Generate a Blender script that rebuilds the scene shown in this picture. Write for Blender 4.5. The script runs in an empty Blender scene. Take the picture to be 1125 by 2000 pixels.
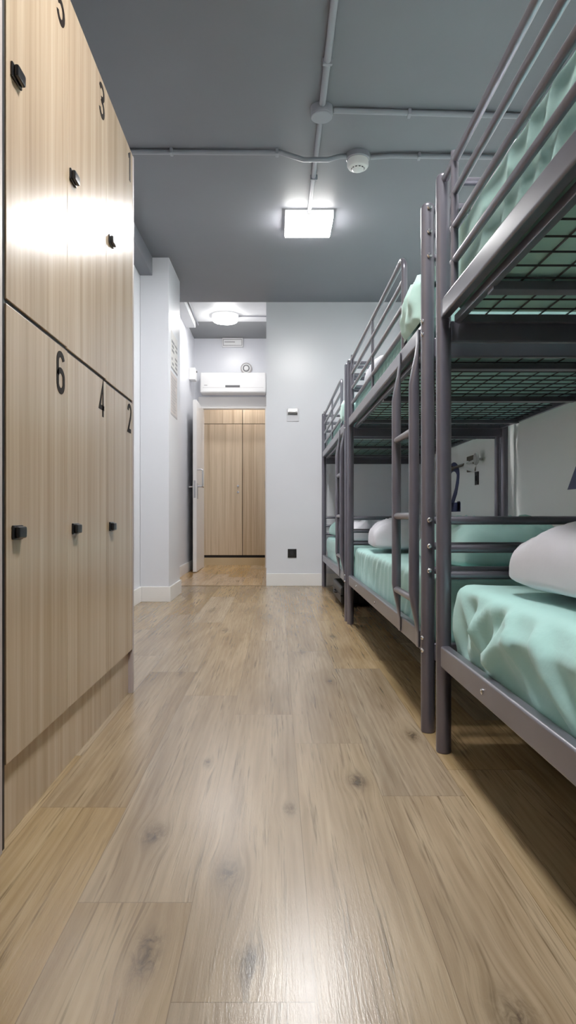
import bpy, bmesh, math, random
from mathutils import Vector, Matrix, noise

scene = bpy.context.scene
COL = scene.collection
PI = math.pi
rnd = random.Random(7)

# ------------------------------------------------------------------ materials
class NT:
    def __init__(s, name):
        s.m = bpy.data.materials.new(name); s.m.use_nodes = True
        s.n = s.m.node_tree.nodes; s.l = s.m.node_tree.links
        s.b = s.n['Principled BSDF']
    def node(s, t, **kw):
        n = s.n.new(t)
        for k, v in kw.items(): setattr(n, k, v)
        return n
    def link(s, a, b): s.l.new(a, b)
    def val(s, sock, v):
        if isinstance(v, (int, float)): sock.default_value = v
        elif isinstance(v, tuple): sock.default_value = v
        else: s.link(v, sock)
    def math(s, op, a, b=0.0, c=None, clamp=False):
        n = s.node('ShaderNodeMath', operation=op, use_clamp=clamp)
        s.val(n.inputs[0], a); s.val(n.inputs[1], b)
        if c is not None: s.val(n.inputs[2], c)
        return n.outputs[0]
    def vmath(s, op, a, b):
        n = s.node('ShaderNodeVectorMath', operation=op)
        s.val(n.inputs[0], a); s.val(n.inputs[1], b)
        return n
    def coord(s, kind='Object'): return s.node('ShaderNodeTexCoord').outputs[kind]
    def mapping(s, vec, scale=(1, 1, 1), loc=(0, 0, 0)):
        n = s.node('ShaderNodeMapping'); s.link(vec, n.inputs['Vector'])
        n.inputs['Scale'].default_value = scale; s.val(n.inputs['Location'], loc)
        return n.outputs[0]
    def noise(s, vec, scale=1.0, detail=2.0, rough=.5, dist=0.0):
        n = s.node('ShaderNodeTexNoise'); s.link(vec, n.inputs['Vector'])
        n.inputs['Scale'].default_value = scale; n.inputs['Detail'].default_value = detail
        n.inputs['Roughness'].default_value = rough; n.inputs['Distortion'].default_value = dist
        return n.outputs['Fac']
    def ramp(s, f, stops):
        n = s.node('ShaderNodeValToRGB'); s.link(f, n.inputs[0])
        e = n.color_ramp.elements
        while len(e) < len(stops): e.new(.5)
        for k, (p, c) in enumerate(stops):
            e[k].position = p; e[k].color = (*c, 1) if len(c) == 3 else c
        return n.outputs[0]
    def mix(s, f, a, b, blend='MIX'):
        n = s.node('ShaderNodeMix', data_type='RGBA', blend_type=blend)
        s.val(n.inputs[0], f)
        s.val(n.inputs[6], (*a, 1) if isinstance(a, tuple) and len(a) == 3 else a)
        s.val(n.inputs[7], (*b, 1) if isinstance(b, tuple) and len(b) == 3 else b)
        return n.outputs[2]
    def bump(s, h, strength=.2, dist=.01):
        n = s.node('ShaderNodeBump'); s.link(h, n.inputs['Height'])
        n.inputs['Strength'].default_value = strength; n.inputs['Distance'].default_value = dist
        s.link(n.outputs[0], s.b.inputs['Normal'])
    def color(s, c): s.val(s.b.inputs['Base Color'], (*c, 1) if isinstance(c, tuple) and len(c) == 3 else c)
    def set(s, **kw):
        for k, v in kw.items(): s.val(s.b.inputs[k.replace('_', ' ')], v)
        return s

def lin(r, g, b):
    f = lambda c: (c/255/12.92 if c/255 <= .04045 else ((c/255+.055)/1.055)**2.4)
    return (f(r), f(g), f(b))

def paint(name, c, rough=.5, var=.06, scale=3.0, bump=.0, metal=0.0, spec=.5, bscale=60):
    t = NT(name); co = t.coord()
    f = t.noise(co, scale, 3)
    lo = tuple(x*(1-var) for x in c); hi = tuple(min(1, x*(1+var)) for x in c)
    t.color(t.ramp(f, [(.3, lo), (.7, hi)]))
    t.set(Roughness=rough, Metallic=metal, Specular_IOR_Level=spec)
    if bump: t.bump(t.noise(co, bscale, 3), bump, .003)
    return t.m

def emit(name, c, strength):
    t = NT(name); t.color(c); t.set(Roughness=.4)
    co = t.coord(); f = t.noise(co, 2, 1)
    t.b.inputs['Emission Color'].default_value = (*c, 1)
    t.link(t.math('MULTIPLY_ADD', f, strength*.02, strength), t.b.inputs['Emission Strength'])
    return t.m

M = {}
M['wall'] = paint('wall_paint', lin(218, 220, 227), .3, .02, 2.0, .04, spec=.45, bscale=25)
M['wall_r'] = paint('wall_paint_right_lightened', lin(244, 246, 243), .5, .02, 2.0, .08, bscale=18)  # paler than the other walls: missing light put into the colour
M['ceil'] = paint('ceiling_paint', lin(110, 111, 119), .55, .05, 1.5, .08, bscale=30)
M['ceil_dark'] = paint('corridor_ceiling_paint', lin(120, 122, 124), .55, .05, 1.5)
M['ceil_white'] = paint('ceiling_white', lin(214, 216, 218), .5, .02)
M['conduit'] = paint('conduit_grey', lin(138, 140, 149), .4, .04)
M['white'] = paint('white_plastic', lin(232, 232, 232), .35, .02)
M['lacquer'] = paint('white_lacquer', lin(236, 234, 232), .3, .02)
M['grey_mark'] = paint('grey_mark', lin(120, 120, 122), .5, .03)
M['light_mark'] = paint('light_mark', lin(178, 172, 172), .5, .03)
M['dark_mark'] = paint('dark_mark', lin(70, 70, 74), .5, .03)
M['lamp_housing'] = emit('self_lit_lamp_housing', (.93, .93, .92), .9)  # weak glow stands in for lamplight falling on the housing
M['black'] = paint('black_plastic', lin(22, 22, 24), .3, .05)
M['case'] = paint('suitcase_black', lin(20, 19, 21), .45, .05, spec=.3)
M['black_matte'] = paint('black_matte', lin(18, 17, 19), .6, .05)
M['digit'] = paint('digit_brown_black', lin(26, 20, 18), .7, .05, spec=.1)
M['navy'] = paint('navy_vinyl', lin(44, 52, 98), .45, .05)
M['chrome'] = paint('brushed_steel', (.6, .6, .62), .25, .05, metal=1.0)
M['chromed'] = paint('polished_chrome', (.85, .85, .87), .12, .02, metal=1.0)
M['bronze'] = paint('bronze_metal', lin(120, 108, 92), .35, .08, metal=.7)
M['pillow'] = paint('white_cotton', lin(214, 214, 224), .85, .03, 6, .25, bscale=40)
M['tag'] = paint('white_tag', lin(235, 230, 215), .6, .02)

def metal_mat():
    t = NT('bed_powder_coat'); co = t.coord()
    f = t.noise(co, 5, 3)
    t.color(t.ramp(f, [(.3, lin(98, 96, 107)), (.7, lin(111, 109, 119))]))
    t.set(Metallic=.55, Roughness=.29, Specular_IOR_Level=.9)
    return t.m
M['metal'] = metal_mat()
M['wire'] = paint('bed_wire', lin(64, 64, 68), .4, .05, metal=.5)
M['bolt'] = paint('bolt_zinc', (.75, .75, .78), .2, .03, metal=1.0)

def fabric(name, c):
    t = NT(name); co = t.coord()
    f = t.noise(co, 4, 4)
    t.color(t.ramp(f, [(.25, tuple(x*.9 for x in c)), (.75, tuple(min(1, x*1.08) for x in c))]))
    t.set(Roughness=.8, Sheen_Weight=.15)
    t.bump(t.noise(t.mapping(co, (1, 1, 1)), 22, 4, .6, .6), .22, .006)
    return t.m
M['teal'] = fabric('teal_sheet', lin(160, 208, 203))
M['teal_pale'] = fabric('pale_teal_sheet', lin(180, 220, 211))

def locker_wood(name, a, b, c, sy=1.0, axis='Y', rough=.22):
    # fine straight vertical grain (z is the grain direction)
    t = NT(name); co = t.coord()
    r = t.node('ShaderNodeObjectInfo').outputs['Random']
    off = t.node('ShaderNodeCombineXYZ')
    t.link(t.math('MULTIPLY', r, 11.0), off.inputs[0]); t.link(t.math('MULTIPLY', r, 17.0), off.inputs[1]); t.link(t.math('MULTIPLY', r, 5.0), off.inputs[2])
    v = t.vmath('ADD', co, off.outputs[0]).outputs[0]
    broad = t.noise(t.mapping(v, (14, 14, .35)), 1, 2, .5, .3)
    mid = t.noise(t.mapping(v, (55, 55, .9)), 1, 3, .55, .2)
    fine = t.noise(t.mapping(v, (260, 260, 5)), 1, 2, .5)
    f = t.math('ADD', t.math('MULTIPLY', broad, .55), t.math('MULTIPLY', mid, .45))
    col = t.ramp(f, [(.34, a), (.5, b), (.66, c)])
    col = t.mix(t.math('MULTIPLY', t.math('SUBTRACT', fine, .5, clamp=True), .9), col, tuple(x*.62 for x in a))
    t.color(col)
    t.set(Roughness=rough, Specular_IOR_Level=.5)
    t.bump(fine, .05, .001)
    return t.m
M['locker'] = locker_wood('locker_oak_laminate', lin(158, 134, 108), lin(180, 156, 130), lin(194, 172, 147))
M['locker_side'] = locker_wood('locker_side_laminate', lin(164, 150, 148), lin(178, 164, 162), lin(188, 176, 172), rough=.4)
M['wardrobe'] = locker_wood('wardrobe_oak_laminate', lin(178, 152, 122), lin(206, 182, 152), lin(220, 199, 170), rough=.4)

KNOTS = [(-.194, .986, .020, .060, 1.0), (-.038, .969, .020, .045, .9), (-.089, 1.212, .022, .050, .8),
         (-.252, 1.358, .022, .045, .8), (.027, 1.477, .016, .035, .6), (.197, 1.634, .020, .045, 1.0),
         (-.183, 1.753, .012, .035, .7), (.400, 1.97, .018, .05, .9), (.31, .86, .03, .05, .7),
         (.21, 2.62, .016, .05, .7), (-.295, 3.8, .02, .08, .7), (.12, 3.2, .016, .06, .6), (-.4, 2.75, .016, .06, .6),
         (.30, 3.6, .02, .08, .7), (-.05, 4.3, .02, .1, .7), (-.45, 4.6, .02, .1, .7), (.25, 5.0, .02, .1, .7)]

def floor_mat(name, a, b, c, knots, rough=.3):
    t = NT(name); co = t.coord()
    at = t.node('ShaderNodeAttribute', attribute_name='plank_rand')
    sep = t.node('ShaderNodeSeparateColor'); t.link(at.outputs['Color'], sep.inputs[0])
    r1, r2, r3 = sep.outputs[0], sep.outputs[1], sep.outputs[2]
    warp = None; dark = None
    for (x, y, sx, sy, amp) in knots:
        d = t.vmath('SUBTRACT', co, (x, y, 0)).outputs[0]
        q = t.vmath('MULTIPLY', d, (1/sx, 1/sy, 0)).outputs[0]
        r2_ = t.vmath('DOT_PRODUCT', q, q).outputs['Value']
        wide = t.math('EXPONENT', t.math('MULTIPLY', r2_, -.35))
        w = t.vmath('MULTIPLY', d, (-.85, -.1, 0)).outputs[0]
        sc = t.node('ShaderNodeVectorMath', operation='SCALE'); t.link(w, sc.inputs[0]); t.link(wide, sc.inputs['Scale'])
        warp = sc.outputs[0] if warp is None else t.vmath('ADD', warp, sc.outputs[0]).outputs[0]
        dk = t.math('MULTIPLY', t.math('EXPONENT', t.math('MULTIPLY', r2_, -1.0)), amp)
        dark = dk if dark is None else t.math('ADD', dark, dk)
    v = co if warp is None else t.vmath('ADD', co, warp).outputs[0]
    off = t.node('ShaderNodeCombineXYZ'); t.link(t.math('MULTIPLY', r1, 9.0), off.inputs[0]); t.link(t.math('MULTIPLY', r2, 23.0), off.inputs[1])
    v = t.vmath('ADD', v, off.outputs[0]).outputs[0]
    broad = t.noise(t.mapping(v, (9, .9, 1)), 1, 3, .55, .8)
    mid = t.noise(t.mapping(v, (45, 1.6, 1)), 1, 4, .6, .5)
    fine = t.noise(t.mapping(v, (190, 5, 1)), 1, 3, .6, .3)
    wv = t.node('ShaderNodeTexWave', wave_type='BANDS', bands_direction='X')
    t.link(t.mapping(v, (1, .06, 1)), wv.inputs['Vector'])
    wv.inputs['Scale'].default_value = 16; wv.inputs['Distortion'].default_value = 9; wv.inputs['Detail'].default_value = 3
    wv.inputs['Detail Scale'].default_value = 1.3
    f = t.math('ADD', t.math('MULTIPLY', broad, .5), t.math('MULTIPLY', mid, .38))
    f = t.math('ADD', f, t.math('MULTIPLY_ADD', wv.outputs['Fac'], .05, .04))
    f = t.math('ADD', f, t.math('MULTIPLY', t.math('SUBTRACT', r3, .5), .09))
    col = t.ramp(f, [(.30, a), (.5, b), (.68, c)])
    # dark pores along the grain
    pore = t.math('MULTIPLY', t.math('SUBTRACT', t.math('MULTIPLY', fine, mid), .27, clamp=True), 6.0, clamp=True)
    col = t.mix(t.math('MULTIPLY', pore, .8), col, tuple(x*.45 for x in a))
    if dark is not None:
        dn = t.noise(t.mapping(co, (60, 25, 1)), 1, 4, .7, 1.0)
        kf = t.math('MULTIPLY', dark, t.math('MULTIPLY_ADD', dn, 3.4, -.8), clamp=True)
        col = t.mix(t.math('MULTIPLY', kf, .85), col, lin(46, 34, 26))
    # grey tint on some boards
    g = t.node('ShaderNodeHueSaturation'); t.link(col, g.inputs['Color'])
    t.link(t.math('MULTIPLY_ADD', r2, .30, .84), g.inputs['Saturation'])
    col = g.outputs[0]
    # seams
    uv = t.node('ShaderNodeUVMap', uv_map='plank'); su = t.node('ShaderNodeSeparateXYZ'); t.link(uv.outputs[0], su.inputs[0])
    e1 = t.math('LESS_THAN', su.outputs[0], .0013); e2 = t.math('LESS_THAN', su.outputs[1], .0016)
    e = t.math('MAXIMUM', e1, e2)
    col = t.mix(t.math('MULTIPLY', e, .5), col, tuple(x*.3 for x in a))
    t.color(col)
    rn = t.noise(t.mapping(co, (5, 3, 1)), 1, 4, .6)
    t.link(t.math('MULTIPLY_ADD', rn, .05, rough), t.b.inputs['Roughness'])
    t.set(Specular_IOR_Level=.42)
    h = t.math('ADD', fine, t.math('MULTIPLY', t.noise(t.mapping(co, (420, 60, 1)), 1, 2, .6), .8))
    t.bump(h, .10, .002)
    return t.m
M['floor'] = floor_mat('oak_laminate_floor', lin(112, 91, 66), lin(146, 124, 96), lin(172, 150, 120), KNOTS, .225)
M['floor2'] = floor_mat('warm_oak_laminate_floor', lin(146, 112, 76), lin(190, 156, 116), lin(214, 184, 146), [], .19)

# ------------------------------------------------------------------ mesh helpers
def box(bm, x0, x1, y0, y1, z0, z1, bev=0.0, seg=2):
    vs = [bm.verts.new((x, y, z)) for x in (x0, x1) for y in (y0, y1) for z in (z0, z1)]
    idx = [(0, 1, 3, 2), (4, 6, 7, 5), (0, 4, 5, 1), (2, 3, 7, 6), (0, 2, 6, 4), (1, 5, 7, 3)]
    fs = [bm.faces.new([vs[i] for i in q]) for q in idx]
    if bev > 0:
        es = list({e for f in fs for e in f.edges})
        bmesh.ops.bevel(bm, geom=es, offset=bev, segments=seg, affect='EDGES', profile=.5)
    return bm

def loft(bm, rings, cap=True, closed=False):
    R = [[bm.verts.new(p) for p in r] for r in rings]
    n = len(R[0]); m = len(R)
    for i in range(m if closed else m-1):
        a, b = R[i], R[(i+1) % m]
        for k in range(n):
            bm.faces.new((a[k], a[(k+1) % n], b[(k+1) % n], b[k]))
    if cap and not closed:
        bm.faces.new(list(reversed(R[0]))); bm.faces.new(R[-1])

def tube(bm, pts, r, seg=16, cap=True, closed=False):
    pts = [Vector(p) for p in pts]; n = len(pts)
    rr = r if isinstance(r, (list, tuple)) else [r]*n
    up = None; rings = []
    for i, p in enumerate(pts):
        if closed: d = pts[(i+1) % n]-pts[i-1]
        else: d = pts[min(i+1, n-1)]-pts[max(i-1, 0)]
        d.normalize()
        if up is None:
            up = Vector((0, 0, 1)) if abs(d.z) < .9 else Vector((1, 0, 0))
        u = (up-d*up.dot(d)).normalized(); w = d.cross(u); up = u
        rings.append([p+(u*math.cos(a)+w*math.sin(a))*rr[i] for a in [2*PI*k/seg for k in range(seg)]])
    loft(bm, rings, cap, closed)

def arc(c, r, a0, a1, n, f):
    return [f(c, r, a0+(a1-a0)*k/n) for k in range(n+1)]

def lathe(bm, prof, M4, seg=32):
    # prof: (radius, height) pairs along local z
    rings = []
    for r, h in prof:
        rings.append([M4 @ Vector((r*math.cos(2*PI*k/seg), r*math.sin(2*PI*k/seg), h)) for k in range(seg)])
    loft(bm, rings, True)

def ribbon(bm, pts, w, tr, th=.0008, closed=False, capn=0):
    """flat stroke of width w along a 2D polyline; tr maps (a, b, height) to 3D"""
    P = [Vector(p) for p in pts]; n = len(P)
    L, R = [], []
    for i in range(n):
        if closed: d0 = P[i]-P[i-1]; d1 = P[(i+1) % n]-P[i]
        else:
            d0 = P[i]-P[max(i-1, 0)]; d1 = P[min(i+1, n-1)]-P[i]
            if d0.length == 0: d0 = d1
            if d1.length == 0: d1 = d0
        d0 = d0.normalized(); d1 = d1.normalized()
        n0 = Vector((-d0.y, d0.x)); n1 = Vector((-d1.y, d1.x)); nn = n0+n1
        if nn.length < 1e-6: nn = n0.copy()
        nn.normalize(); k = (w/2)/max(.35, nn.dot(n0))
        L.append(P[i]+nn*k); R.append(P[i]-nn*k)
    def cross(a, b): return [bm.verts.new(tr(a.x, a.y, 0)), bm.verts.new(tr(b.x, b.y, 0)), bm.verts.new(tr(b.x, b.y, th)), bm.verts.new(tr(a.x, a.y, th))]
    C = [cross(L[i], R[i]) for i in range(n)]
    for i in range(n if closed else n-1):
        a, b = C[i], C[(i+1) % n]
        for k in range(4): bm.faces.new((a[k], a[(k+1) % 4], b[(k+1) % 4], b[k]))
    if not closed:
        bm.faces.new(C[0]); bm.faces.new(list(reversed(C[-1])))

def smooth(me, ang=38):
    bm = bmesh.new(); bm.from_mesh(me)
    bmesh.ops.recalc_face_normals(bm, faces=bm.faces)
    th = math.radians(ang)
    for f in bm.faces: f.smooth = True
    for e in bm.edges:
        if len(e.link_faces) == 2:
            try: e.smooth = e.calc_face_angle() < th
            except ValueError: e.smooth = False
        else: e.smooth = True
    bm.to_mesh(me); bm.free()

ORG = {}
def obj(name, bm, mat, parent=None, origin=None, ang=38):
    """one mesh object; bm is in world space (or in the space of a thing built at the origin)"""
    if parent is not None: org = ORG[parent.name]
    elif origin is not None: org = Vector(origin)
    else:
        lo = [min(v.co[i] for v in bm.verts) for i in range(3)]; hi = [max(v.co[i] for v in bm.verts) for i in range(3)]
        org = Vector(((lo[0]+hi[0])/2, (lo[1]+hi[1])/2, lo[2]))
    bmesh.ops.translate(bm, verts=bm.verts, vec=-org)
    me = bpy.data.meshes.new(name); bm.to_mesh(me); bm.free(); smooth(me, ang)
    o = bpy.data.objects.new(name, me); me.materials.append(mat); COL.objects.link(o)
    if ang < 50:
        wn = o.modifiers.new('weighted', 'WEIGHTED_NORMAL'); wn.keep_sharp = True; wn.weight = 50
    if parent is None: o.location = org
    else: o.parent = parent
    ORG[o.name] = org
    return o

def tag(o, label, cat, group=None):
    o['label'] = label; o['category'] = cat
    if group: o['group'] = group
    return o

def thing(name, label, cat, loc=(0, 0, 0), group=None):
    o = bpy.data.objects.new(name, None); COL.objects.link(o); o.location = loc; o.empty_display_size = .1
    ORG[o.name] = Vector(loc)
    return tag(o, label, cat, group)

def struct(name, bm, mat, origin=None, label=None):
    o = obj(name, bm, mat, None, origin or (0, 0, 0)); o['kind'] = 'structure'
    if label: o['label'] = label
    return o

def copy_tree(o, parent=None):
    c = o.copy(); COL.objects.link(c); c.parent = parent
    for ch in list(o.children): copy_tree(ch, c)
    return c

def B(): return bmesh.new()
def bx(*a, **k): return box(B(), *a, **k)

# ------------------------------------------------------------------ room dimensions (metres, camera at the origin looking +Y)
XL, XR = -1.04, 1.43            # side walls
YN, YP = -2.6, 6.21             # wall behind the camera, end wall
YD = 8.36                       # wall with the door at the end of the passage
XC = -.10                       # passage side of the end wall
def zc(y): return 2.61+.03*(y-5)
ZC2 = 2.88

# floor: boards laid along Y
def planks(name, x0, x1, y0, y1, mat, xs0, w, length, fixed, seed):
    bm = B(); uvl = bm.loops.layers.uv.new('plank'); cl = bm.loops.layers.float_color.new('plank_rand')
    r = random.Random(seed)
    k0 = math.floor((x0-xs0)/w); k1 = math.ceil((x1-xs0)/w)
    for k in range(k0, k1):
        a, b = xs0+k*w, xs0+(k+1)*w
        j = fixed.get(k, y0-r.random()*length)
        while j > y0: j -= length
        while j < y1:
            xa, xb, ya, yb = max(a, x0), min(b, x1), max(j, y0), min(j+length, y1)
            if xb-xa > 1e-4 and yb-ya > 1e-4:
                f = bm.faces.new([bm.verts.new(p) for p in ((xa, ya, 0), (xb, ya, 0), (xb, yb, 0), (xa, yb, 0))])
                c = (r.random(), r.random(), r.random(), 1)
                for lp in f.loops:
                    lp[uvl].uv = (lp.vert.co.x-a, lp.vert.co.y-j); lp[cl] = c
            j += length
    # thickness below
    box(bm, x0, x1, y0, y1, -.05, -.002)
    return struct(name, bm, mat, (0, 0, 0))
planks('floor', XL, XR, YN, YP, M['floor'], .05, .193, 1.29, {-1: .889, -2: 1.119, -3: 1.485, 0: 1.903, 1: 1.545}, 3)
planks('floor_corridor', -2.0, 1.2, YP, 9.6, M['floor2'], .05, .193, 1.29, {}, 5)

# walls
struct('wall_left', bx(XL-.1, XL, YN, YD, -.05, 3.0), M['wall'])
struct('wall_right', bx(XR, XR+.1, YN, YP+.12, -.05, 3.0), M['wall_r'])
struct('wall_near', bx(XL-.1, XR+.1, YN-.1, YN, -.05, 3.0), M['wall'])
struct('wall_end', bx(XC, XR+.1, YP, YP+.12, 0, 3.0), M['wall'])
struct('wall_corridor_right', bx(XC, XC+.1, YP+.12, YD, 0, 3.0), M['wall'])
struct('wall_column', bx(XL, -.82, 5.05, 5.62, 0, 3.0, .006), M['wall'])
DX0, DX1, DZ = -.925, -.150, 2.0
bm = B()
box(bm, XL-.1, DX0-.04, YD, YD+.10, 0, 3.0); box(bm, DX1+.035, 1.2, YD, YD+.10, 0, 3.0); box(bm, DX0-.04, DX1+.035, YD, YD+.10, DZ+.04, 3.0)
struct('wall_corridor_end', bm, M['wall'])
# little room behind the doorway
bm = B(); box(bm, -2.1, -2.0, YD+.1, 9.7, 0, 2.6); box(bm, 1.2, 1.3, YD+.1, 9.7, 0, 2.6); box(bm, -2.1, 1.3, 9.6, 9.7, 0, 2.6)
struct('wall_beyond', bm, M['wall'])
struct('ceiling_beyond', bx(-2.1, 1.3, YD+.1, 9.7, 2.6, 2.7), M['ceil_white'])
# ceilings
bm = B()
vs = [bm.verts.new(p) for p in [(XL-.1, YN-.1, zc(YN-.1)), (XR+.1, YN-.1, zc(YN-.1)), (XR+.1, YP, zc(YP)), (XL-.1, YP, zc(YP))]]
vt = [bm.verts.new(v.co+Vector((0, 0, .4))) for v in vs]
bm.faces.new(vs); bm.faces.new(list(reversed(vt)))
for k in range(4): bm.faces.new((vs[k], vs[(k+1) % 4], vt[(k+1) % 4], vt[k]))
struct('ceiling', bm, M['ceil'])
struct('ceiling_corridor', bx(XL-.1, XC+.1, YP, 7.63, ZC2, 3.05), M['ceil_white'])
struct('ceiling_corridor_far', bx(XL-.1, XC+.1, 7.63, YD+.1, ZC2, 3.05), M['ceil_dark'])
bm = B()
box(bm, XL, -.945, .2, 5.05, 2.475, 2.8, .003)
struct('ceiling_beam', bm, M['ceil'], label='dark grey beam along the top of the left wall')
bm = B(); box(bm, XL, -.93, YP, 7.6, 2.80, ZC2, .004)
struct('trim_1', bm, M['ceil_white'], label='white boxing along the top of the corridor wall')
# baseboards
def bb(name, *bs):
    bm = B()
    for b in bs: box(bm, *b, 0, .115, .004)
    return struct(name, bm, M['lacquer'])
bb('baseboard_left', (XL, XL+.014, YN, 5.05))
bb('baseboard_column', (XL+.014, -.806, 5.036, 5.05), (-.82, -.806, 5.05, 5.62))
bb('baseboard_end', (XC, XR, YP-.014, YP))
bb('baseboard_corridor', (XL, XL+.014, 5.62, YD))
bb('baseboard_right', (XR-.014, XR, YN, YP-.014))
struct('trim_2', bx(XL+.014, XC, YP-.012, YP+.012, 0, .003), paint('threshold_strip', lin(120, 96, 70), .4))

# ------------------------------------------------------------------ door in the passage
d1 = bpy.data.objects.new('door_1', None); COL.objects.link(d1); d1.location = (DX0, YD, 0); ORG['door_1'] = Vector((DX0, YD, 0))
d1['kind'] = 'structure'; d1['label'] = 'white door standing open in white frame at the end of the passage'
bm = B()
box(bm, DX0-.04, DX0, YD-.012, YD+.1, 0, DZ, .003); box(bm, DX1, DX1+.035, YD-.012, YD+.1, 0, DZ, .003)
box(bm, DX0-.04, DX1+.035, YD-.012, YD+.1, DZ, DZ+.04, .003)
box(bm, DX0-.06, DX1+.045, YD-.018, YD, DZ+.03, DZ+.145, .004)
obj('door_frame', bm, M['lacquer'], d1)
obj('strike_plate', bx(DX1-.002, DX1, YD-.004, YD+.02, 1.0, 1.09), M['chrome'], d1)
LX0, LX1, LY0, LY1 = -.968, -.925, 7.66, 8.345
leaf = obj('door_leaf', bx(LX0, LX1, LY0, LY1, .008, 1.99, .002), M['lacquer'], d1)
obj('lock_plate', bx(LX0+.009, LX1-.012, LY0-.0015, LY0+.001, .86, 1.06), M['chrome'], leaf)
bm = B(); hy = LY0+.06
box(bm, LX1, LX1+.008, hy-.02, hy+.02, .85, 1.03, .002)
tube(bm, [(LX1, hy, .99), (LX1+.05, hy, .99), (LX1+.058, hy+.01, .99), (LX1+.058, hy+.12, .99)], .009, 10)
obj('lever_handle', bm, M['chrome'], leaf)
bm = B()
box(bm, LX0-.008, LX0, hy-.02, hy+.02, .85, 1.03, .002)
tube(bm, [(LX0, hy, .99), (LX0-.05, hy, .99), (LX0-.058, hy+.01, .99), (LX0-.058, hy+.12, .99)], .009, 10)
obj('lever_handle', bm, M['chrome'], leaf)
bm = B()
tube(bm, [(LX1, hy, 1.19), (LX1+.055, hy, 1.19), (LX1+.062, hy, 1.183), (LX1+.062, hy, 1.005), (LX1+.055, hy, 1.0), (LX1, hy, 1.0)], .009, 10)
obj('pull_handle', bm, M['chrome'], leaf)

# ------------------------------------------------------------------ wardrobe beyond
YW = 8.80
w = thing('wardrobe', 'oak wardrobe with a tall door pair seen through the open doorway', 'wardrobe', (-.44, YW+.3, 0))
obj('carcass', bx(-1.6, .7, YW+.012, YW+.6, .10, 2.45), M['black_matte'], w)  # black body: shade of the door seams put into its colour
obj('plinth', bx(-1.6, .7, YW, YW+.5, 0, .10, .002), paint('wardrobe_plinth', lin(200, 176, 140), .4), w)
SX = -.455
for x0, x1, hs in ((-1.03, SX, 1), (SX, .12, 0)):
    d = obj('door', bx(x0+.004, x1-.004, YW-.01, YW+.0115, .135, 1.863, .0015), M['wardrobe'], w)
    if hs:
        bm = B()
        lathe(bm, [(.001, -.03), (.014, -.028), (.014, -.018), (.006, -.014), (.006, 0)], Matrix.Translation((x1-.06, YW-.01, 1.045)) @ Matrix.Rotation(-PI/2, 4, 'X') @ Matrix.Scale(-1, 4, (0, 0, 1)) @ Matrix.Scale(-1, 4, (0, 0, 1)), 16)
        obj('knob', bm, M['chrome'], d)
        bm = B()
        lathe(bm, [(.012, -.006), (.016, -.004), (.016, 0)], Matrix.Translation((x1-.06, YW-.01, .965)) @ Matrix.Rotation(-PI/2, 4, 'X'), 16)
        obj('lock_rosette', bm, M['chrome'], d)
    obj('upper_door', bx(x0+.004, x1-.004, YW-.01, YW+.0115, 1.871, 2.44, .0015), M['wardrobe'], w)

# ------------------------------------------------------------------ lockers
XF = -.53
LY = [1.302, 1.683, 2.066, 2.443]
def arcpts(cx, cy, rx, ry, a0, a1, n=10):
    return [(cx+rx*math.cos(math.radians(a0+(a1-a0)*k/n)), cy+ry*math.sin(math.radians(a0+(a1-a0)*k/n))) for k in range(n+1)]
# condensed figures in a unit box 0.5 wide, 1 high: list of strokes
def digit_strokes(d):
    if d == '1': return [([(.10, .80), (.30, .95), (.30, 0)], False)]
    if d == '2': return [(arcpts(.25, .75, .20, .20, 175, -20, 12)+[(.38, .52), (.22, .28), (.07, .05), (.45, .05)], False)]
    if d == '3': return [(arcpts(.25, .76, .19, .19, 165, -80, 12)+[(.20, .54)], False), ([(.20, .54)]+arcpts(.25, .27, .20, .22, 85, -165, 14), False)]
    if d == '4': return [([(.36, 0), (.36, .98), (.05, .27), (.48, .27)], False)]
    if d == '5': return [([(.42, .95), (.10, .95), (.08, .52)]+arcpts(.25, .30, .20, .25, 130, -160, 14), False)]
    if d == '6': return [(arcpts(.25, .76, .19, .19, 15, 180, 10)+[(.06, .5), (.06, .24)]+arcpts(.25, .24, .19, .19, 180, 360, 12)+[(.44, .38)]+arcpts(.25, .38, .19, .17, 0, 170, 10), False)]
def digit(bm, d, tr, wd):
    for pts, cl in digit_strokes(d): ribbon(bm, pts, wd, tr, .0008, cl)

def lock_mesh(y, z):
    bm = B()
    box(bm, XF, XF+.005, y-.026, y+.026, z-.0145, z+.0145, .002)
    box(bm, XF+.004, XF+.015, y-.021, y+.021, z-.012, z+.012, .004)
    return bm
def lock_dials(y, z):
    bm = B()
    for k in range(3):
        box(bm, XF+.0165, XF+.0185, y+.000+k*.008-.002, y+.000+k*.008+.003, z-.006, z+.004, .0006)
    box(bm, XF+.0165, XF+.0195, y-.016, y-.008, z-.004, z+.004, .001)
    return bm

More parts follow.
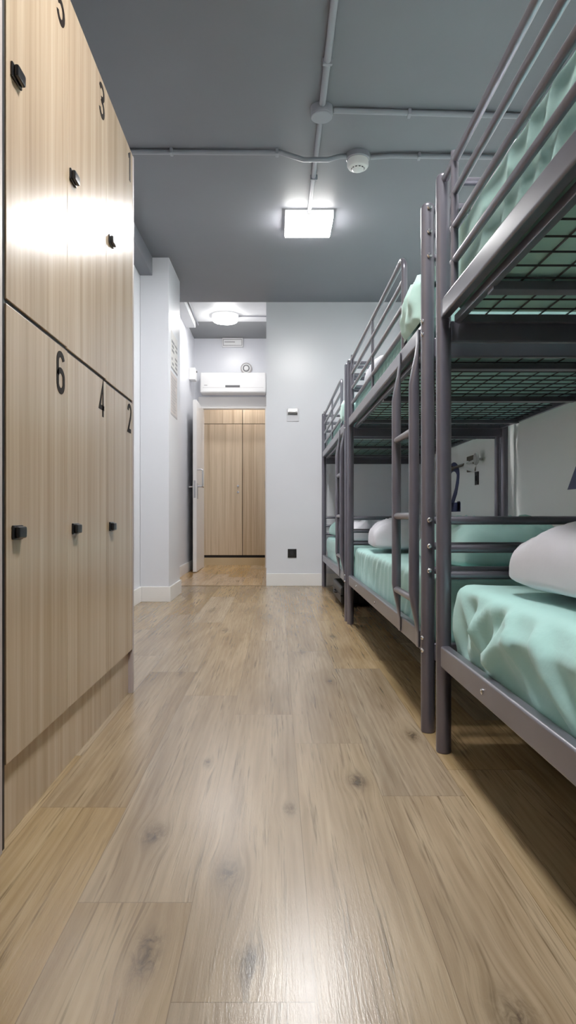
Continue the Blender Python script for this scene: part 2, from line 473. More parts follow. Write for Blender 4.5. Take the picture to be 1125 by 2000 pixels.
names = [('5', '6'), ('3', '4'), ('1', '2')]
lab = ['oak laminate locker with doors numbered 5 and 6, the nearest of the locker bank',
       'oak laminate locker with doors numbered 3 and 4, in the middle of the bank',
       'oak laminate locker with doors numbered 1 and 2, at the far end of the bank']
def mid_z(i): return [1.072, 1.0695, 1.067][i]
for i in range(3):
    y0, y1 = LY[i], LY[i+1]; dz = -.004*i*0
    L = thing('locker', lab[i], 'locker', ((XF-.25), (y0+y1)/2, 0), 'numbered wooden lockers along the left wall')
    mids = [1.072, 1.0695, 1.067][i]
    obj('carcass', bx(XF-.495, XF-.022, y0+.001, y1-.001, .15, 1.972), M['black_matte'], L)  # coloured black so the door gaps look shaded
    obj('gap_shade_strip', bx(XF-.03, XF-.004, y0+.001, y1-.001, mid_z(i)-.0049, mid_z(i)+.0049), M['black_matte'], L)  # black strip painting the shade between upper and lower door
    obj('plinth', bx(XF-.48, XF-.016, y0, y1, 0, .157, .001), M['locker'], L)
    for (n, za, zb, lz, zt) in ((names[i][0], mids+.005, 1.974, (1.541, 1.525, 1.524)[i], 1.955), (names[i][1], .162, mids-.005, .617, 1.0515)):
        d = obj('door', bx(XF-.02, XF, y0+.0012, y1-.0012, za, zb, .0012), M['locker'], L)
        d['label'] = 'door with black figure %s near its top corner' % n
        bm = B(); yb = y1-.083; H = .100
        digit(bm, n, (lambda a, b, h, yb=yb, zt=zt, H=H: Vector((XF+.0002+h, yb+a*.118, zt-H+b*H))), .145)
        obj('number_figure', bm, M['digit'], d)
        ly = y0+{'5': .046, '3': .040, '1': .052, '6': .052, '4': .060, '2': .058}[n]
        k = obj('combination_lock', lock_mesh(ly, lz), M['black'], d)
    if i == 0:
        obj('side_panel', bx(XF-.495, XF+.001, y0-.036, y0-.020, 0, 1.974, .001), M['locker_side'], L)
        obj('shadow_gap', bx(XF-.495, XF-.003, y0-.0198, y0-.0005, 0, 1.974), M['black_matte'], L)  # solid black strip stands in for shade beside the panel
    if i == 2:
        obj('side_panel', bx(XF-.495, XF+.001, y1+.001, y1+.018, 0, 1.974, .001), M['locker_side'], L)

# ------------------------------------------------------------------ bunk beds (local frame: x to the wall, y away from the camera)
BW, BL, PR = .93, 2.0, .0205
ZU = (1.190, 1.240); ZLo = (.237, .296)
def make_bunk():
    r = thing('bunk_bed', 'x', 'bunk bed', (0, 0, 0), 'grey metal bunk beds along the right wall')
    for x in (0, BW):
        for y in (0, BL):
            bm = B()
            tube(bm, [(x, y, 0), (x, y, .004), (x, y, 1.580), (x, y, 1.588), (x, y, 1.593)], [PR-.002, PR, PR, PR-.003, PR-.011], 24)
            p = obj('post', bm, M['metal'], r)
            if x == 0:
                for z in (1.235, 1.195, .285, .247):
                    bm = B()
                    a = math.radians(-70 if y == 0 else 250)
                    lathe(bm, [(.0065, 0), (.0065, .003), (.004, .0055), (.001, .006)], Matrix.Translation((x, y, z)) @ Matrix.Rotation(-PI/2-math.radians(62 if y == 0 else -30), 4, 'Z') @ Matrix.Translation((PR-.001, 0, 0)) @ Matrix.Rotation(PI/2, 4, 'Y'), 10)
                    obj('bolt', bm, M['bolt'], p)
                for z in (1.572, 1.500, 1.428, .638, .560, .487):
                    bm = B(); sy = -1 if y == 0 else 1
                    lathe(bm, [(.0075, 0), (.0075, .004), (.005, .0065), (.001, .007)], Matrix.Translation((x, y+sy*(PR-.001), z)) @ Matrix.Rotation(-sy*PI/2, 4, 'X'), 10)
                    obj('bolt', bm, M['bolt'], p)
    for x in (0, BW):
        for z0, z1 in (ZU, ZLo):
            bm = B(); box(bm, x-.0135, x+.0135, PR-.004, BL-PR+.004, z0, z1, .006, 3)
            rail = obj('side_rail', bm, M['metal'], r)
            if x == 0 and z0 < 1:
                for yy in (.95, 1.62):
                    bm = B(); lathe(bm, [(.007, 0), (.007, .003), (.003, .005), (.001, .005)], Matrix.Translation((x-.0125, yy, (z0+z1)/2)) @ Matrix.Rotation(-PI/2, 4, 'Y'), 10)
                    obj('bolt', bm, M['bolt'], rail)
    for y in (0, BL):
        s = 1 if y == 0 else -1
        for z0, z1 in ((1.128, 1.186), (.215, .268)):
            obj('end_rail', bx(PR-.004, BW-PR+.004, y-.012, y+.012, z0, z1, .005, 3), M['metal'], r)
        for z in (1.572, 1.500, 1.428, .638, .560, .487):
            bm = B(); tube(bm, [(PR-.004, y, z), (BW-PR+.004, y, z)], .0115, 14); obj('end_bar', bm, M['metal'], r)
            bm = None
    # guard rail with a bent near end
    g = obj('guard_rail', (lambda bm: (tube(bm, [(0, BL-.01, 1.572), (0, .405, 1.572)] + [(0, .405-.045*math.sin(a), 1.527+.045*math.cos(a)) for a in [PI/2*k/6 for k in range(1, 7)]] + [(0, .36, 1.230)], .0105, 14), bm)[1])(B()), M['metal'], r)
    for z in (1.487, 1.400, 1.312):
        bm = B(); tube(bm, [(0, 1.905, z), (0, .365, z)], .0095, 12); obj('guard_bar', bm, M['metal'], g)
    for y, rr in ((1.885, .010), (1.10, .007)):
        bm = B(); tube(bm, [(-.001, y, 1.235), (-.001, y, 1.574 if rr < .01 else 1.592)], rr, 12); obj('guard_upright', bm, M['metal'], g)
    # ladder
    def lad(y):
        bm = B(); rings = []
        prof = [(.243, -.0165, .0025, .020), (.285, -.0165, .0025, .020), (.32, -.019, .006, .021), (.37, -.024, .0125, .019), (.41, -.027, .0165, .0165),
                (1.06, -.027, .0165, .0165), (1.10, -.024, .0125, .019), (1.15, -.019, .006, .021), (1.19, -.0165, .0025, .020), (1.228, -.0165, .0025, .020)]
        for z, x, rx, ry in prof:
            rings.append([(x+rx*math.cos(2*PI*k/18), y+ry*math.sin(2*PI*k/18), z) for k in range(18)])
        loft(bm, rings); return bm
    ld = thing('ladder', 'x', 'x', (0, 0, 0)); del ld['label']; del ld['category']; ld.parent = r
    for y in (.070, .365): obj('ladder_upright', lad(y), M['metal'], ld)
    for z in (.918, .650, .390):
        bm = B(); tube(bm, [(-.027, .075, z), (-.027, .36, z)], .0115, 14); obj('rung', bm, M['metal'], ld)
    # mattress bases
    for zb in (1.196, .243):
        bm = B()
        xa, xb, ya, yb = .030, BW-.030, .030, BL-.030
        box(bm, xa-.009, xa+.009, ya, yb, zb-.022, zb, .003); box(bm, xb-.009, xb+.009, ya, yb, zb-.022, zb, .003)
        box(bm, xa, xb, ya-.009, ya+.009, zb-.022, zb, .003); box(bm, xa, xb, yb-.009, yb+.009, zb-.022, zb, .003)
        fr = obj('base_frame', bm, M['metal'], r)
        bm = B(); n = 12
        for k in range(1, n):
            x = xa+(xb-xa)*k/n; tube(bm, [(x, ya, zb-.003), (x, yb, zb-.003)], .0024, 6)
        n = 26
        for k in range(1, n):
            y = ya+(yb-ya)*k/n; tube(bm, [(xa, y, zb-.0065), (xb, y, zb-.0065)], .0024, 6)
        obj('wire_mesh', bm, M['wire'], fr)
        for y in (.345, 1.0, 1.70):
            obj('cross_slat', bx(xa, xb, y-.022, y+.022, zb-.030, zb-.010, .003), M['metal'], fr)
    return r
bunk = make_bunk()
BEDS = [((.475, -.165, 0), .45), ((.455, 2.008, 0), .37), ((.437, 4.116, 0), .15)]
BLAB = ['grey metal bunk bed nearest the camera, at the right edge',
        'grey metal bunk bed in the middle of the row, ladder at its near end',
        'grey metal bunk bed against the far end wall']
bunks = []
for i, (loc, deg) in enumerate(BEDS):
    o = bunk if i == 0 else copy_tree(bunk)
    o.location = loc; o.rotation_euler = (0, 0, math.radians(deg)); o['label'] = BLAB[i]
    bunks.append(o)
def bedM(i):
    loc, deg = BEDS[i]
    return Matrix.Translation(loc) @ Matrix.Rotation(math.radians(deg), 4, 'Z')

# ------------------------------------------------------------------ mattresses and bedding
def grid_box(nx, ny, nz):
    """unit box [-1,1]^3 as a welded grid"""
    bm = B(); V = {}
    def v(i, j, k):
        if (i, j, k) not in V: V[(i, j, k)] = bm.verts.new((2*i/nx-1, 2*j/ny-1, 2*k/nz-1))
        return V[(i, j, k)]
    def quad(a, b, c, d): bm.faces.new((v(*a), v(*b), v(*c), v(*d)))
    for i in range(nx):
        for j in range(ny):
            quad((i, j, 0), (i, j+1, 0), (i+1, j+1, 0), (i+1, j, 0)); quad((i, j, nz), (i+1, j, nz), (i+1, j+1, nz), (i, j+1, nz))
    for i in range(nx):
        for k in range(nz):
            quad((i, 0, k), (i+1, 0, k), (i+1, 0, k+1), (i, 0, k+1)); quad((i, ny, k), (i, ny, k+1), (i+1, ny, k+1), (i+1, ny, k))
    for j in range(ny):
        for k in range(nz):
            quad((0, j, k), (0, j, k+1), (0, j+1, k+1), (0, j+1, k)); quad((nx, j, k), (nx, j+1, k), (nx, j+1, k+1), (nx, j, k+1))
    return bm

def rib(t):
    t = t-math.floor(t); return 1-abs(2*t-1)
def sm(a, b, x):
    t = max(0, min(1, (x-a)/(b-a))); return t*t*(3-2*t)

def mattress(i, z0, z1, label, style, seed):
    x0, x1, y0, y1 = .026, BW-.026, .026, BL-.026
    fine = style == 'loose'
    ny, nx, nz = (170, 40, 20) if style != 'far' else (70, 20, 8)
    bm = grid_box(nx, ny, nz)
    c = Vector(((x0+x1)/2, (y0+y1)/2, (z0+z1)/2)); h = Vector(((x1-x0)/2, (y1-y0)/2, (z1-z0)/2)); rad = .028
    so = Vector((seed*3.1, seed*7.7, seed*1.3))
    for v in bm.verts:
        u = v.co.copy()
        # pull rows toward the edges so that the rounding gets some of them
        p = Vector([h[k]*u[k] for k in range(3)])
        q = Vector([max(-(h[k]-rad), min(h[k]-rad, p[k])) for k in range(3)])
        d = p-q
        if d.length > 1e-6:
            n = d.normalized(); w = q+n*rad
        else:
            n = Vector((0, 0, 0)); w = p.copy()
            for k in range(3):
                if abs(abs(u[k])-1) < 1e-6: n[k] = u[k]
            n.normalize()
        P = c+w
        zz = (P.z-z0)/(z1-z0)
        side = max(0, -n.x)
        top = max(0, n.z)
        # sides: folds of a loosely fitted sheet
        wob = noise.noise(Vector((P.y*2.2, zz*.8, 0))+so)
        if style == 'loose':
            t1 = P.y*3.1+.55*zz+.9*wob
            t2 = P.y*6.5-1.3*zz+1.3*wob+.3
            f = .034*(rib(t1)**1.5-.45)+.016*(rib(t2)**2.0-.35)
            env = sm(1.02, .72, zz)*sm(.08, .42, zz)*(.35+.65*sm(BL-.02, BL-.2, P.y))
            P += Vector((-1, 0, 0))*side*(f*env+.010*sm(0, .5, zz)*sm(1, .55, zz))
            for yc, sl, w, am in ((1.30, .22, .035, .030), (1.62, -.16, .030, .022), (1.05, .25, .045, .030), (1.47, .18, .022, .014)):
                P += Vector((-1, 0, 0))*side*am*math.exp(-((P.y-yc-sl*(zz-.5))/w)**2)*sm(1.0, .8, zz)*sm(.08, .42, zz)
            endn = max(0, n.y)
            P += Vector((0, 1, 0))*endn*.004*wob
        elif style == 'stripes':
            t1 = P.y*12+1.2*zz+1.2*wob
            P += Vector((-1, 0, 0))*side*.015*(rib(t1)**2-.3)*sm(1.02, .85, zz)
        else:
            t1 = P.y*(11 if style == 'wrinkle' else 8)+.5*zz+1.6*wob
            f = .011*(rib(t1)**2-.3)+.004*noise.noise(Vector((P.y*14, zz*2.2, 3))+so)
            env = sm(1.02, .8, zz)
            P += Vector((-1, 0, 0))*side*f*env
        tn = noise.noise(Vector((P.x*5, P.y*3, 1))+so)*.006+.004*(rib(P.x*4+P.y*2.2+wob)**3)
        P += Vector((0, 0, 1))*top*(tn-.004)
        # keep away from the rails at the bottom
        P.x = max(P.x, .0195-.03*sm(.20, .36, zz)*sm(BL-.02, BL-.12, P.y))
        P.x = max(P.x, -.012 if style == 'loose' else .002)
        v.co = bedM(i) @ P
    o = obj('mattress', bm, M['teal'], None, bedM(i) @ Vector((c.x, c.y, z0)), 60)
    return tag(o, label, 'mattress', 'teal sheeted mattresses on the bunks')
mattress(0, .2455, .466, 'teal sheeted mattress with loose side folds on lower bunk nearest the camera', 'loose', 1)
mattress(0, 1.1985, 1.440, 'teal sheeted mattress overhead on the top bunk nearest the camera', 'plain', 2)
mattress(1, .2455, .466, 'teal sheeted mattress behind the ladder on the middle lower bunk', 'wrinkle', 3)
mattress(1, 1.1985, 1.368, 'wrinkled teal mattress on the middle top bunk behind the guard rail', 'stripes', 4)
mattress(2, .2455, .466, 'teal sheeted mattress on lower bunk against the end wall', 'far', 5)
mattress(2, 1.1985, 1.368, 'teal sheeted mattress on the top bunk against the end wall', 'far', 6)

def pillow(cx, cy, z, wx, wy, th, rot, label, mat='pillow', seed=1, tilt=0.0, name='pillow', group='white pillows on the bunks', wr=1.0, cat='pillow', crease=False):
    n = 44; bm = B(); so = Vector((seed*5.3, seed*2.9, 0))
    Mx = Matrix.Translation((cx, cy, z)) @ Matrix.Rotation(math.radians(rot), 4, 'Z') @ Matrix.Rotation(math.radians(tilt), 4, 'Y')
    def pt(i, j, s):
        u, v = math.sin(PI/2*(2*i/n-1)), math.sin(PI/2*(2*j/n-1))
        prof = (max(0, 1-abs(u)**2.6)*max(0, 1-abs(v)**2.6))**.27
        inx = 1-.07*(1-abs(v)**2)*abs(u)**3*0+-.06*abs(u)**2*(1-v*v)*.5
        x = u*wx/2*(1-.05*(1-v*v)*u*u); y = v*wy/2*(1-.05*(1-u*u)*v*v)
        # rounded corners
        k = 1-.075*(abs(u)*abs(v))**4; x *= k; y *= k
        q = Vector((u*1.6, v*1.6, s*3))+so
        wn = noise.noise(q)*.16+noise.noise(q*2.7)*.09*wr+.10*wr*(rib(q.x*1.3+q.y*.9+noise.noise(q*1.2)*1.2)**3-.2)
        edge = (abs(u)**4+abs(v)**4)
        wn += .07*wr*(rib(math.atan2(v, u)*3.2+noise.noise(q*1.5)*.8)**2-.3)*min(1, edge)
        t = th/2*prof
        if crease and s > 0:
            t *= 1-.26*math.exp(-((v*.8-u*.55-.05)/.07)**2)*sm(-.75, -.2, u)
        if crease:
            t *= 1-.30*math.exp(-((v+.95*u+.55)/.07)**2)*sm(-1, -.7, v)*sm(.25, -.1, v)
            t *= 1+.10*math.exp(-((v+.95*u+.40)/.10)**2)
        if s > 0: zz = t*(1.46+wn*1.3)
        else: zz = -t*(.36+.15*wn)
        return Mx @ Vector((x, y, zz))
    T = [[bm.verts.new(pt(i, j, 1)) for j in range(n+1)] for i in range(n+1)]
    Bt = [[T[i][j] if i in (0, n) or j in (0, n) else bm.verts.new(pt(i, j, -1)) for j in range(n+1)] for i in range(n+1)]
    for i in range(n):
        for j in range(n):
            bm.faces.new((T[i][j], T[i+1][j], T[i+1][j+1], T[i][j+1]))
            try: bm.faces.new((Bt[i][j], Bt[i][j+1], Bt[i+1][j+1], Bt[i+1][j]))
            except ValueError: pass
    zmin = min(v.co.z for v in bm.verts)
    o = obj(name, bm, M[mat], None, (cx, cy, zmin), 80)
    return tag(o, label, cat, group)
def rest(o, z):
    """set the lowest point of a soft thing just on its support"""
    lo = min((o.matrix_basis @ v.co).z for v in o.data.vertices); o.location.z += z-lo
ZM, ZMU = .473, 1.375
p = pillow(.93, 1.335, .55, .78, .60, .198, 3, 'big white pillow on the lower bunk nearest the camera', seed=2, crease=True); rest(p, ZM)
p = pillow(.865, 1.62, 1.5, .74, .36, .075, 0, 'thin white pillow on the top bunk nearest the camera, mostly hidden', seed=3); rest(p, 1.445)
p = pillow(.84, 3.52, .55, .72, .46, .19, -4, 'white pillow on the middle lower bunk behind the ladder', seed=4, wr=1.3); rest(p, ZM)
p = pillow(.85, 3.68, 1.5, .72, .42, .18, 2, 'white pillow at far end of the middle top bunk', seed=5, wr=1.3); rest(p, ZMU)
p = pillow(.88, 5.42, .55, .66, .42, .17, 3, 'white pillow on the lower bunk against the end wall', seed=6); rest(p, ZM)
p = pillow(.86, 5.70, 1.5, .66, .42, .17, 3, 'white pillow on the top bunk against the end wall', seed=7); rest(p, ZMU)
p = pillow(.76, 2.38, .55, .40, .58, .18, 4, 'teal pillow behind the end bars of the middle lower bunk', 'teal', 8, group=None, wr=1.6); rest(p, ZM)
bm = bx(.862, .905, 2.20, 2.225, .592, .606, .002)
p0 = p
obj('care_tag', bm, M['tag'], p0)
p = pillow(.72, 5.83, .55, .50, .36, .17, 8, 'teal pillow against the end wall on the lower bunk', 'teal', 9, group=None, wr=1.6); rest(p, ZM)
p = pillow(.80, 4.42, .55, .66, .46, .17, -6, 'rumpled white pillow at the ladder end of the far lower bunk', seed=11, wr=2.2); rest(p, ZM)

def rumple(i, ya, yb, xa, xb, z, drop, label, mat, seed, amp=.06, name='blanket', nx=80, ny=80, side=.006):
    """bunched blanket lying over the mattress top and hanging over its front edge by 'drop'"""
    bm = B(); so = Vector((seed*4.1, seed*1.7, 0)); rows = []
    total = (xb-xa)+drop
    for a in range(nx+1):
        s = total*a/nx; row = []
        for b in range(ny+1):
            t = b/ny; y = ya+(yb-ya)*t
            e = noise.noise(Vector((s*4, t*3, 2))+so)
            y += .015*e
            q = Vector((s*7, y*9, 0))+so
            hgt = .35+.55*max(0, 1-1.6*abs(noise.noise(q*.9)))+.30*rib(y*9+s*5+1.5*noise.noise(q*.6))**1.5+.30*noise.noise(q*2.6)
            rim = sm(0, .22, t)*sm(1, .78, t)
            if s < drop:   # hanging part
                k = 1-s/drop
                base = Vector((side-.012-.004, y, z-drop*k)); n = Vector((-1, 0, .15)); am = amp*.30
                rr = sm(0, .1, s/drop)
                P = base+n*(am*hgt*rr*rim)
            else:
                k = (s-drop)/(total-drop)
                base = Vector((side+(xb-side)*k, y, z+.004)); 
                am = amp*(.35+.65*sm(0, .25, k))*sm(1, .85, k)
                P = base+Vector((0, 0, 1))*(am*1.6*hgt*rim)
                if k < .15: P += Vector((-.02, 0, -.004))*(1-k/.15)
            row.append(bm.verts.new(bedM(i) @ P))
        rows.append(row)
    for a in range(nx):
        for b in range(ny): bm.faces.new((rows[a][b], rows[a+1][b], rows[a+1][b+1], rows[a][b+1]))
    o = obj(name, bm, M[mat], None, bedM(i) @ Vector(((xa+xb)/2, (ya+yb)/2, z)), 80)
    return tag(o, label, 'blanket')
rumple(1, .032, .318, 0, .55, 1.368, .115, 'bunched pale teal blanket hanging over the middle top bunk above the ladder', 'teal_pale', 3, .075)
rumple(2, .08, .31, 0, .6, 1.368, .10, 'small pale teal blanket over the far top bunk at its ladder end', 'teal_pale', 5, .04)

# ------------------------------------------------------------------ suitcase under the far bunk
sx0, sx1, sy0, sy1, sz = .455, .93, 4.74, 5.42, .145
t = thing('suitcase', 'black ribbed suitcase lying flat on the floor under the far bunk', 'suitcase', ((sx0+sx1)/2, (sy0+sy1)/2, 0))
bm = B(); box(bm, sx0, sx1, sy0, sy1, .018, sz, .02, 4)
for k in range(6):
    x = sx0+.06+k*.07; box(bm, x, x+.03, sy0+.03, sy1-.03, sz-.004, sz+.004, .003)
    box(bm, x, x+.03, sy0-.004, sy0+.01, .035, sz-.02, .003)
box(bm, sx0-.003, sx1+.003, sy0-.004, sy1+.004, .076, .088, .002)
obj('shell', bm, M['case'], t)
bm = B(); tube(bm, [(sx0, sy0+.25, .08), (sx0-.018, sy0+.26, .08), (sx0-.018, sy0+.40, .08), (sx0, sy0+.41, .08)], .007, 10)
obj('handle', bm, M['black_matte'], t)
for x, y in ((sx0+.05, sy0+.05), (sx1-.05, sy0+.05), (sx0+.05, sy1-.05), (sx1-.05, sy1-.05)):
    bm = B(); lathe(bm, [(.014, 0), (.02, .004), (.02, .02), (.014, .024)], Matrix.Translation((x, y, 0)), 14); obj('foot', bm, M['black_matte'], t)

# ------------------------------------------------------------------ ceiling fittings
LAMP_C = (1.0, .985, .96)
def square_lamp(cy, label, strength, cx=.205):
    z = zc(cy)-.004; s = .150
    t = thing('ceiling_light', label, 'ceiling light', (cx, cy, z), None)
    obj('base_plate', bx(cx-s-.004, cx+s+.004, cy-s-.004, cy+s+.004, z-.040, z+.004, .003), M['lamp_housing'], t)
    obj('diffuser', bx(cx-s, cx+s, cy-s, cy+s, z-.050, z-.040, .004, 3), emit('lamp_diffuser', LAMP_C, strength), t)
    return t
S_MAIN, S_NEAR, S_COR, S_BEY = 165.0, 150.0, 66.0, 62.0
square_lamp(4.36, 'lit square white ceiling light on the grey ceiling', S_MAIN)
square_lamp(1.35, 'square ceiling light overhead between the lockers and the nearest bunk', S_NEAR)
def round_lamp(cx, cy, z, label, strength, r=.14):
    t = thing('ceiling_light', label, 'ceiling light', (cx, cy, z))
    bm = B(); lathe(bm, [(r+.006, 0), (r+.006, -.042), (r, -.044)], Matrix.Translation((cx, cy, z)), 40); obj('base_ring', bm, M['lamp_housing'], t)
    bm = B(); lathe(bm, [(r, -.044), (r*.98, -.054), (r*.93, -.066), (r*.7, -.076), (.001, -.080)], Matrix.Translation((cx, cy, z)), 40)
    obj('diffuser', bm, emit('round_lamp_diffuser', (1.0, .98, .95), strength), t)
round_lamp(-.575, 7.40, ZC2, 'lit round white ceiling light in the passage', S_COR)
round_lamp(-.45, 8.64, 2.6, 'added unseen round light above the doorway', S_BEY, .11)  # unseen lamp added to brighten the wardrobe

def pipe(name, pts, label, r=.013, clips=()):
    t = thing(name, label, 'conduit', pts[0], 'grey conduits on the ceiling')
    bm = B(); tube(bm, pts, r, 12); obj('tube', bm, M['conduit'], t)
    for (x, y, ax) in clips:
        z = zc(y)
        if ax == 'y': b = bx(x-.02, x+.02, y-.008, y+.008, z-.030, z-.001, .003)
        else: b = bx(x-.008, x+.008, y-.02, y+.02, z-.030, z-.001, .003)
        obj('clip', b, M['conduit'], t)
    return t
PX = .208
def zp(y): return zc(y)-.0135
pipe('conduit', [(PX, 1.51, zp(1.51)), (PX, 3.045, zp(3.045))], 'grey conduit along the ceiling from the junction box toward the viewer', .0145, [(PX, 1.9, 'y'), (PX, 2.75, 'y')])
pipe('conduit', [(PX-.0, 3.155, zp(3.155)), (PX-.005, 4.205, zp(4.205))], 'grey conduit along the ceiling between junction box and lit square light', .0125, [(PX, 3.75, 'y')])
pipe('conduit', [(PX+.055, 3.10, zp(3.10)), (1.42, 3.16, zp(3.16))], 'grey conduit across the ceiling to the right of the junction box', .0125, [(.62, 3.12, 'x')])
YC = 3.47
pipe('conduit', [(-1.03, YC, zp(YC)), (-.05, YC+.01, zp(YC)), (.02, YC+.01, zp(YC)), (.14, YC+.03, zp(YC)-.026), (.27, YC+.03, zp(YC)-.026), (.33, YC+.04, zp(YC)-.004), (.365, YC+.045, zp(YC))],
     'grey conduit across the ceiling from the left wall to the smoke detector', .0125, [(0, YC+.01, 'x'), (-.55, YC, 'x')])
pipe('conduit', [(.495, YC+.055, zp(YC)), (.60, YC+.04, zp(YC)), (1.42, YC+.06, zp(YC))], 'grey conduit across the ceiling to the right of the smoke detector', .0125, [(.75, YC+.045, 'x')])
pipe('conduit', [(XL+.09, YP+.3, ZC2-.012), (XL+.125, YP+.3, ZC2-.012), (XL+.125, 7.72, ZC2-.012)], 'thin grey conduit beside the white boxing in the passage', .009)
pipe('conduit', [(-.43, 7.40, ZC2-.010), (-.10, 7.40, ZC2-.010)], 'thin dark cable conduit beside the round passage light', .007)
t = thing('junction_box', 'round grey junction box where the ceiling conduits meet', 'junction box', (PX, 3.10, zc(3.10)))
bm = B(); lathe(bm, [(.052, .004), (.052, -.036), (.050, -.040), (.048, -.041)], Matrix.Translation((PX, 3.10, zc(3.10))), 32); obj('body', bm, M['conduit'], t)
bm = B(); lathe(bm, [(.050, -.041), (.050, -.046), (.047, -.049), (.001, -.049)], Matrix.Translation((PX, 3.10, zc(3.10))), 32); obj('lid', bm, M['conduit'], t)
SD = (.428, 3.525)
zs = zc(SD[1])
t = thing('smoke_detector', 'white round smoke detector on the grey ceiling', 'smoke detector', (SD[0], SD[1], zs))
T = Matrix.Translation((SD[0], SD[1], zs))
bm = B(); lathe(bm, [(.062, .004), (.062, -.028), (.058, -.032)], T, 36); obj('base', bm, M['conduit'], t)
bm = B(); lathe(bm, [(.054, -.032), (.056, -.036), (.056, -.062), (.050, -.072), (.034, -.076), (.030, -.084), (.022, -.088), (.001, -.089)], T, 36); obj('body', bm, M['white'], t)
bm = B()
for a in range(0, 360, 30):
    ca, sa = math.cos(math.radians(a)), math.sin(math.radians(a)); tube(bm, [(SD[0]+.033*ca, SD[1]+.033*sa, zs-.0775), (SD[0]+.033*math.cos(math.radians(a+18)), SD[1]+.033*math.sin(math.radians(a+18)), zs-.0775)], .003, 6)
obj('vent_slots', bm, M['dark_mark'], t)

# ------------------------------------------------------------------ passage fittings
ax0, ax1, az0, az1, ayf = -.945, -.135, 2.165, 2.415, YD-.19
t = thing('air_conditioner', 'white wall air conditioner above the open door', 'air conditioner', ((ax0+ax1)/2, YD, az0))
obj('casing', bx(ax0, ax1, ayf, YD, az0, az1, .018, 4), M['white'], t)
obj('louver', bx(ax0+.03, ax1-.03, ayf-.002, ayf+.03, az0+.012, az0+.058, .006), M['white'], t)
bm = bx(ax0+.03, ax1-.03, ayf-.001, ayf+.004, az0+.060, az0+.0635); obj('gap_line', bm, M['light_mark'], t)
obj('display_window', bx(-.635, -.455, ayf-.003, ayf+.004, az0+.066, az0+.092, .002), M['dark_mark'], t)
obj('badge', bx(ax0+.05, ax0+.09, ayf-.002, ayf+.004, az0+.088, az0+.094), M['grey_mark'], t)
t = thing('emergency_light', 'white oblong emergency light at the top of the passage end wall', 'emergency light', (-.565, YD, 2.76))
ex0, ex1, ez0, ez1 = -.685, -.425, 2.765, 2.875
obj('housing', bx(ex0, ex1, YD-.05, YD, ez0, ez1, .006), M['white'], t)
bm = B()
for z in (ez0+.012, ez1-.022): box(bm, ex0+.015, ex1-.015, YD-.053, YD-.048, z, z+.006)
for x in (ex0+.012, ex1-.018): box(bm, x, x+.006, YD-.053, YD-.048, ez0+.012, ez1-.016)
box(bm, ex0+.03, ex0+.16, YD-.053, YD-.048, (ez0+ez1)/2, (ez0+ez1)/2+.008)
obj('diffuser_rim', bm, M['grey_mark'], t)
Q = Matrix.Translation((-.385, YD, 2.50)) @ Matrix.Rotation(PI/2, 4, 'X')
t = thing('round_siren', 'round white wall sounder above the air conditioner', 'sounder', (-.385, YD, 2.43))
bm = B(); lathe(bm, [(.072, 0), (.072, .020), (.064, .026), (.058, .022)], Q, 32); obj('rim', bm, M['light_mark'], t)
bm = B(); lathe(bm, [(.057, .0), (.057, .030), (.050, .034), (.042, .030)], Q, 32); obj('ring', bm, M['white'], t)
bm = B(); lathe(bm, [(.043, .0), (.043, .034), (.036, .040), (.030, .034)], Q, 32); obj('inner_ring', bm, M['grey_mark'], t)
bm = B(); lathe(bm, [(.029, 0), (.029, .042), (.02, .048), (.001, .05)], Q, 24); obj('centre_cap', bm, M['white'], t)
t = thing('alarm_box', 'small white box on the left passage wall beside the air conditioner', 'alarm box', (XL, 7.95, 2.26))
obj('housing', bx(XL, XL+.075, 7.86, 8.02, 2.265, 2.405, .008), M['white'], t)
obj('lens', bx(XL+.074, XL+.086, 7.95, 7.975, 2.365, 2.385, .003), M['dark_mark'], t)

# notices on the column
def notice(y0, y1, z0, z1, label, kind, seed):
    x = -.82; r = random.Random(seed)
    t = thing('notice', label, 'notice', (x, (y0+y1)/2, z0), 'paper notices on the column')
    obj('sheet', bx(x, x+.0015, y0, y1, z0, z1), paint('notice_paper', lin(222, 218, 216) if kind else lin(206, 196, 192), .5), t)
    bm = B(); n = 7 if kind else 12
    for k in range(n):
        zz = z1-.03-(z1-z0-.05)*k/n
        if kind:
            ww = (z1-z0)/n*.62
            if r.random() < .75: box(bm, x+.001, x+.0022, y0+.02+r.random()*.03, y0+.06+r.random()*.12, zz-ww*.8, zz)
            if r.random() < .75: box(bm, x+.001, x+.0022, y1-.10-r.random()*.05, y1-.015, zz-ww*.7, zz-ww*.1)
        else:
            box(bm, x+.001, x+.0022, y0+.02, y1-.02-r.random()*.1, zz-.010, zz)
            box(bm, x+.001, x+.0022, y0+.02, y1-.05-r.random()*.1, zz-.017, zz-.013)
    box(bm, x+.001, x+.0024, y0, y1, z0, z0+.014)
    obj('print_blocks', bm, M['grey_mark'] if kind else M['light_mark'], t)
notice(5.15, 5.47, 1.80, 2.09, 'upper notice with grey picture blocks on the column side', True, 2)
notice(5.13, 5.46, 1.44, 1.775, 'lower pinkish notice with printed rows on the column side', False, 4)

